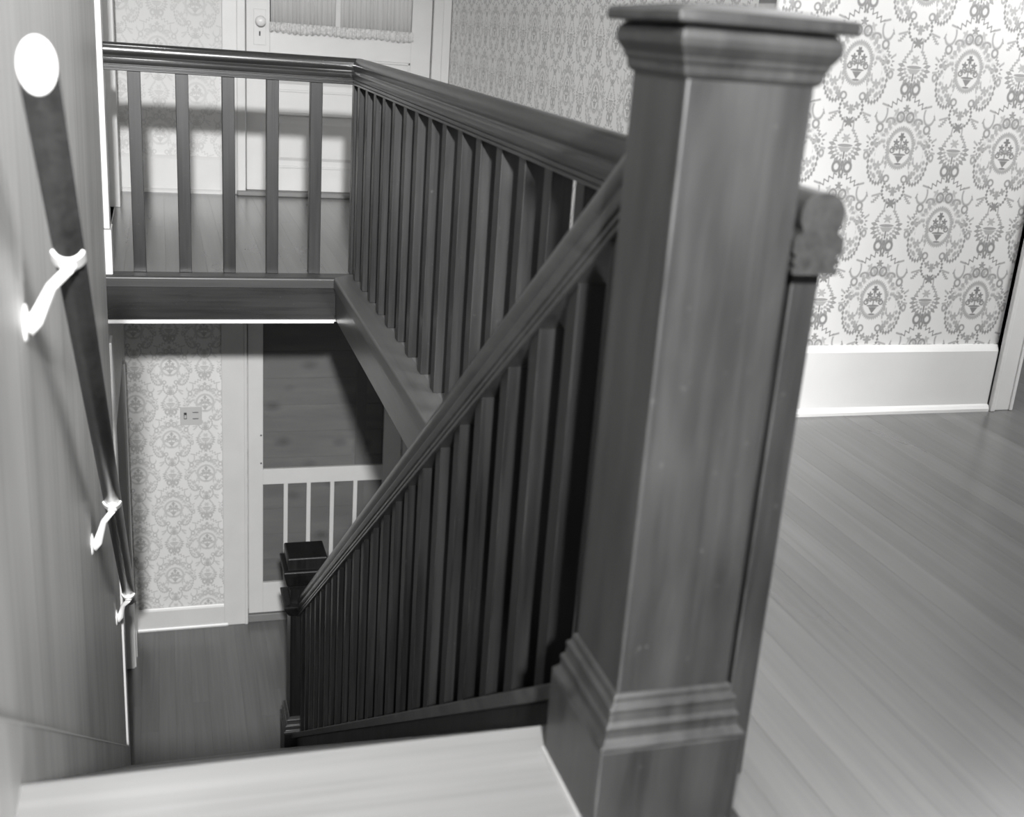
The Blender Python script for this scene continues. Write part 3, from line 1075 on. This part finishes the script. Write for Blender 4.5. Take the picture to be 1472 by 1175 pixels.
# ------------------------------------------------------------------ newels
big = thing('newel_post', (NX, NY, 0), 'large square dark newel with a moulded cap at the top of the stairs', 'newel post')
link_obj('plinth', MB().square_lathe(NX, NY, [(0.1122, 0), (0.1122, 0.148)]), m_newel, big, 0.003)
link_obj('base_moulding', MB().square_lathe(NX, NY, [(0.1122, 0.149), (0.1122, 0.153), (0.1075, 0.158), (0.1030, 0.163), (0.1020, 0.172), (0.1035, 0.176), (0.1035, 0.181), (0.0985, 0.186), (0.0965, 0.198), (0.0980, 0.202), (0.0980, 0.207), (0.0920, 0.212), (0.0905, 0.222), (0.0865, 0.226)]), m_newel, big, 0.0012)
link_obj('shaft', MB().square_lathe(NX, NY, [(0.0859, 0.2), (0.0859, 1.075)]), m_newel, big, 0.0035)
link_obj('cap_moulding', MB().square_lathe(NX, NY, [(0.088, 1.060), (0.0925, 1.066), (0.0935, 1.076), (0.0965, 1.079), (0.0975, 1.085), (0.1010, 1.090), (0.1055, 1.098), (0.1065, 1.106), (0.1045, 1.114), (0.099, 1.119), (0.0985, 1.1215)]), m_newel, big, 0.0012)
link_obj('cap', MB().square_lathe(NX, NY, [(0.1155, 1.122), (0.1175, 1.1245), (0.1175, 1.134), (0.1150, 1.138), (0.06, 1.146), (0.02, 1.149)]), m_newel, big, 0.002)

LX, LY = 0.678, 5.61
low = thing('newel_post', (LX, LY, ZF), 'smaller dark newel at the foot of the stairs in front of the screen door', 'newel post')
zb = -2.8125
link_obj('plinth', MB().square_lathe(LX, LY, [(0.114, ZF), (0.114, -2.665)]), m_stair, low, 0.003)
link_obj('base_moulding', MB().square_lathe(LX, LY, [(0.116, -2.664), (0.116, -2.656), (0.108, -2.648), (0.106, -2.634), (0.108, -2.630), (0.108, -2.624), (0.102, -2.618), (0.099, -2.600), (0.101, -2.597), (0.101, -2.590), (0.092, -2.582), (0.087, -2.578)]), m_dark_x, low, 0.001)
link_obj('shaft', MB().square_lathe(LX, LY, [(0.084, -2.60), (0.084, -1.78)]), m_stair, low, 0.003)
link_obj('collar', MB().square_lathe(LX, LY, [(0.0845, -1.955), (0.095, -1.945), (0.112, -1.915), (0.120, -1.895), (0.120, -1.885), (0.112, -1.880), (0.0845, -1.878)]), m_stair, low, 0.0015)
link_obj('cap_moulding', MB().square_lathe(LX, LY, [(0.085, -1.800), (0.094, -1.795), (0.094, -1.784), (0.100, -1.780), (0.100, -1.770), (0.106, -1.765), (0.122, -1.700), (0.124, -1.684), (0.120, -1.678)]), m_stair, low, 0.0015)
link_obj('cap', MB().square_lathe(LX, LY, [(0.103, -1.678), (0.103, -1.614), (0.098, -1.607)]), m_stair, low, 0.003)

# ------------------------------------------------------------------ stairs
st = thing('staircase', (0.2, WY0, 0), 'wooden flight of stairs dropping from the landing edge to the hall below', 'staircase')
xs0, xs1 = XL + 0.031, 0.610
for k in range(1, 16):
    ynose = WY0 + RUN * k
    zt = -RISE * k
    xe = xs1 if k < 14 else 0.560
    tr_ = MB().sweep(nosing_prof(RUN + 0.005, 0.03), (xs0, ynose, zt), (xe, ynose, zt), (0, 1, 0), (0, 0, 1))
    link_obj('tread', tr_, m_floor_low, st)
for k in range(0, 16):
    yr = WY0 + RUN * k - 0.028
    za = -RISE * (k + 1)
    zb_ = -RISE * k - (0.045 if k == 0 else 0.03)
    link_obj('riser', MB().box(xs0, xs1 if k < 14 else 0.560, yr - 0.018, yr, za, zb_), m_floor_low, st)
# closed outer stringer carrying the balusters
sh = lambda y: -0.003 - 0.696 * (y - 1.674)
ys0, ys1 = 1.486, 5.495
mb = MB().add([(0.622, ys0, sh(ys0) - 0.42), (0.622, ys1, sh(ys1) - 0.42), (0.622, ys1, sh(ys1) - 0.034), (0.622, ys0, sh(ys0) - 0.034),
               (0.690, ys0, sh(ys0) - 0.42), (0.690, ys1, sh(ys1) - 0.42), (0.690, ys1, sh(ys1) - 0.034), (0.690, ys0, sh(ys0) - 0.034)],
              [(0, 3, 2, 1), (4, 5, 6, 7), (0, 1, 5, 4), (1, 2, 6, 5), (2, 3, 7, 6), (3, 0, 4, 7)])
link_obj('stringer', mb, m_stair, st, 0.002)

sb = thing('stair_balustrade', (SX, 3.4, -1.0), 'sloping dark balustrade going down the stairs between the two newels', 'balustrade')
mb = MB().add([(0.600, ys0, sh(ys0) - 0.034), (0.600, ys1, sh(ys1) - 0.034), (0.600, ys1, sh(ys1) - 0.004), (0.600, ys0, sh(ys0) - 0.004), (0.612, ys1, sh(ys1)), (0.612, ys0, sh(ys0)),
               (0.702, ys0, sh(ys0) - 0.034), (0.702, ys1, sh(ys1) - 0.034), (0.702, ys1, sh(ys1)), (0.702, ys0, sh(ys0))],
              [(0, 1, 2, 3), (3, 2, 4, 5), (5, 4, 8, 9), (9, 8, 7, 6), (6, 7, 1, 0), (0, 3, 5, 9, 6), (1, 7, 8, 4, 2)])
link_obj('shoe_rail', mb, m_shoe, sb, 0.0015)
# handrail: top line z = 0.911 - 0.703 (y - 1.627)
ms_ = 0.703
ang = math.atan(ms_)
upv = Vector((0, math.sin(ang), math.cos(ang)))
top = lambda y: 0.911 - ms_ * (y - 1.627)
ra, rb = NY + 0.0859 - 0.004, LY - 0.084 + 0.004
pa = Vector((SX, ra, top(ra))) - upv * 0.108
pb = Vector((SX, rb, top(rb))) - upv * 0.108
ct = lambda y_t: (lambda u, v: 0)
d_ = (pb - pa).normalized()
plumb = lambda yt, p: (lambda u, v: (yt - (p.y + upv.y * v)) / d_.y)
rail = MB().sweep(RP, pa, pb, (1, 0, 0), upv, plumb(ra, pa), plumb(rb, pb))
link_obj('handrail', rail, m_dark_y, sb, smooth_angle=30)
under = lambda y: top(y) - 0.108 / math.cos(ang)
y = 1.565
h = 0.0245
while y < 5.47:
    cx, cy = SX + random.uniform(-.0015, .0015), y + random.uniform(-.003, .003)
    v = []
    for dz, fn in ((-0.003, sh), (0.004, under)):
        for sx_, sy_ in ((-1, -1), (1, -1), (1, 1), (-1, 1)):
            yy = cy + sy_ * h
            v.append((cx + sx_ * h, yy, fn(yy) + dz))
    mb = MB().add(v, [(0, 3, 2, 1), (4, 5, 6, 7), (0, 1, 5, 4), (1, 2, 6, 5), (2, 3, 7, 6), (3, 0, 4, 7)])
    link_obj('baluster', mb, m_stair, sb, 0.002)
    y += 0.1735

# ------------------------------------------------------------------ wall handrail on brackets
A, B = Vector((-0.152, 1.69, 1.007)), Vector((-0.180, 4.72, -1.360))
hr = thing('wall_handrail', (-0.17, 3.2, -0.2), 'dark wooden wall handrail with a pale cut end on the panelled wall', 'handrail')
dirv = (B - A).normalized()
sidev = Vector((1, 0, 0))
upr = sidev.cross(dirv).normalized()
if upr.z < 0:
    upr = -upr
n = 28
RA, RB = 0.0255, 0.0305
prof = [(RA * math.cos(2 * math.pi * k / n), RB * math.sin(2 * math.pi * k / n)) for k in range(n)]
cutA = lambda u, v: (A.y - (A.y + upr.y * v)) / dirv.y
mb = MB().sweep(prof, A, B, sidev, upr, cutA, None)
mb.sm = [True] * (len(mb.f) - 2) + [False, False]
link_obj('rod', mb, wood('dark_rail_varnish', 0.010, 0.024, 1, 60, 1.5, (0.3, 0.42), 0.1, 3, 0.4, 0.3), hr)
pr3 = [(u * 0.985, v * 0.985) for u, v in prof]
mb = MB().sweep(pr3, A - dirv * 0.0012, A + dirv * 0.0005, sidev, upr, cutA, cutA)
link_obj('cut_end', mb, m_endgrain, hr)['label'] = 'pale bare wood end'


def bracket(yp, zp, t):
    """wall plate at (yp, zp); saddle under the rod at parameter t"""
    p = A.lerp(B, t)
    foot = Vector((XL + 0.018, yp, zp))
    br = link_obj('bracket', MB().tube([foot + Vector((0.004, 0, 0.0)), foot + Vector((0.018, 0, 0.006)), foot.lerp(p, 0.6) + Vector((0, 0, -0.016)), p - upr * (RB + 0.012)], [(0.021, 0.025), (0.012, 0.014), (0.009, 0.010), (0.0085, 0.009)], 12), m_metal, hr)
    br['label'] = 'pale metal bracket'
    link_obj('wall_plate', MB().lathe(foot, (1, 0, 0), [(0.034, 0), (0.034, 0.003), (0.028, 0.006), (0.012, 0.008)], 20), m_metal, br)
    # saddle plate cupping the underside of the rod
    rings = []
    for s_ in (-0.020, -0.017, 0.017, 0.020):
        th = 0.0065 if abs(s_) < 0.018 else 0.004
        ring = []
        for k in range(13):
            a = math.radians(208 + 124 * k / 12)
            ring.append(p + dirv * s_ + sidev * (math.cos(a) * (RA + th)) + upr * (math.sin(a) * (RB + th)))
        for k in range(12, -1, -1):
            a = math.radians(208 + 124 * k / 12)
            ring.append(p + dirv * s_ + sidev * (math.cos(a) * (RA + 0.0003)) + upr * (math.sin(a) * (RB + 0.0003)))
        rings.append(ring)
    link_obj('saddle', MB().rings(rings), m_metal, br)
    link_obj('boss', MB().lathe(p - upr * (RB + 0.004), -upr, [(0.014, 0), (0.014, 0.006), (0.009, 0.010)], 16), m_metal, br)


bracket(2.09, 0.555, 0.135)
bracket(3.40, -0.480, 0.565)
bracket(4.60, -1.385, 0.955)
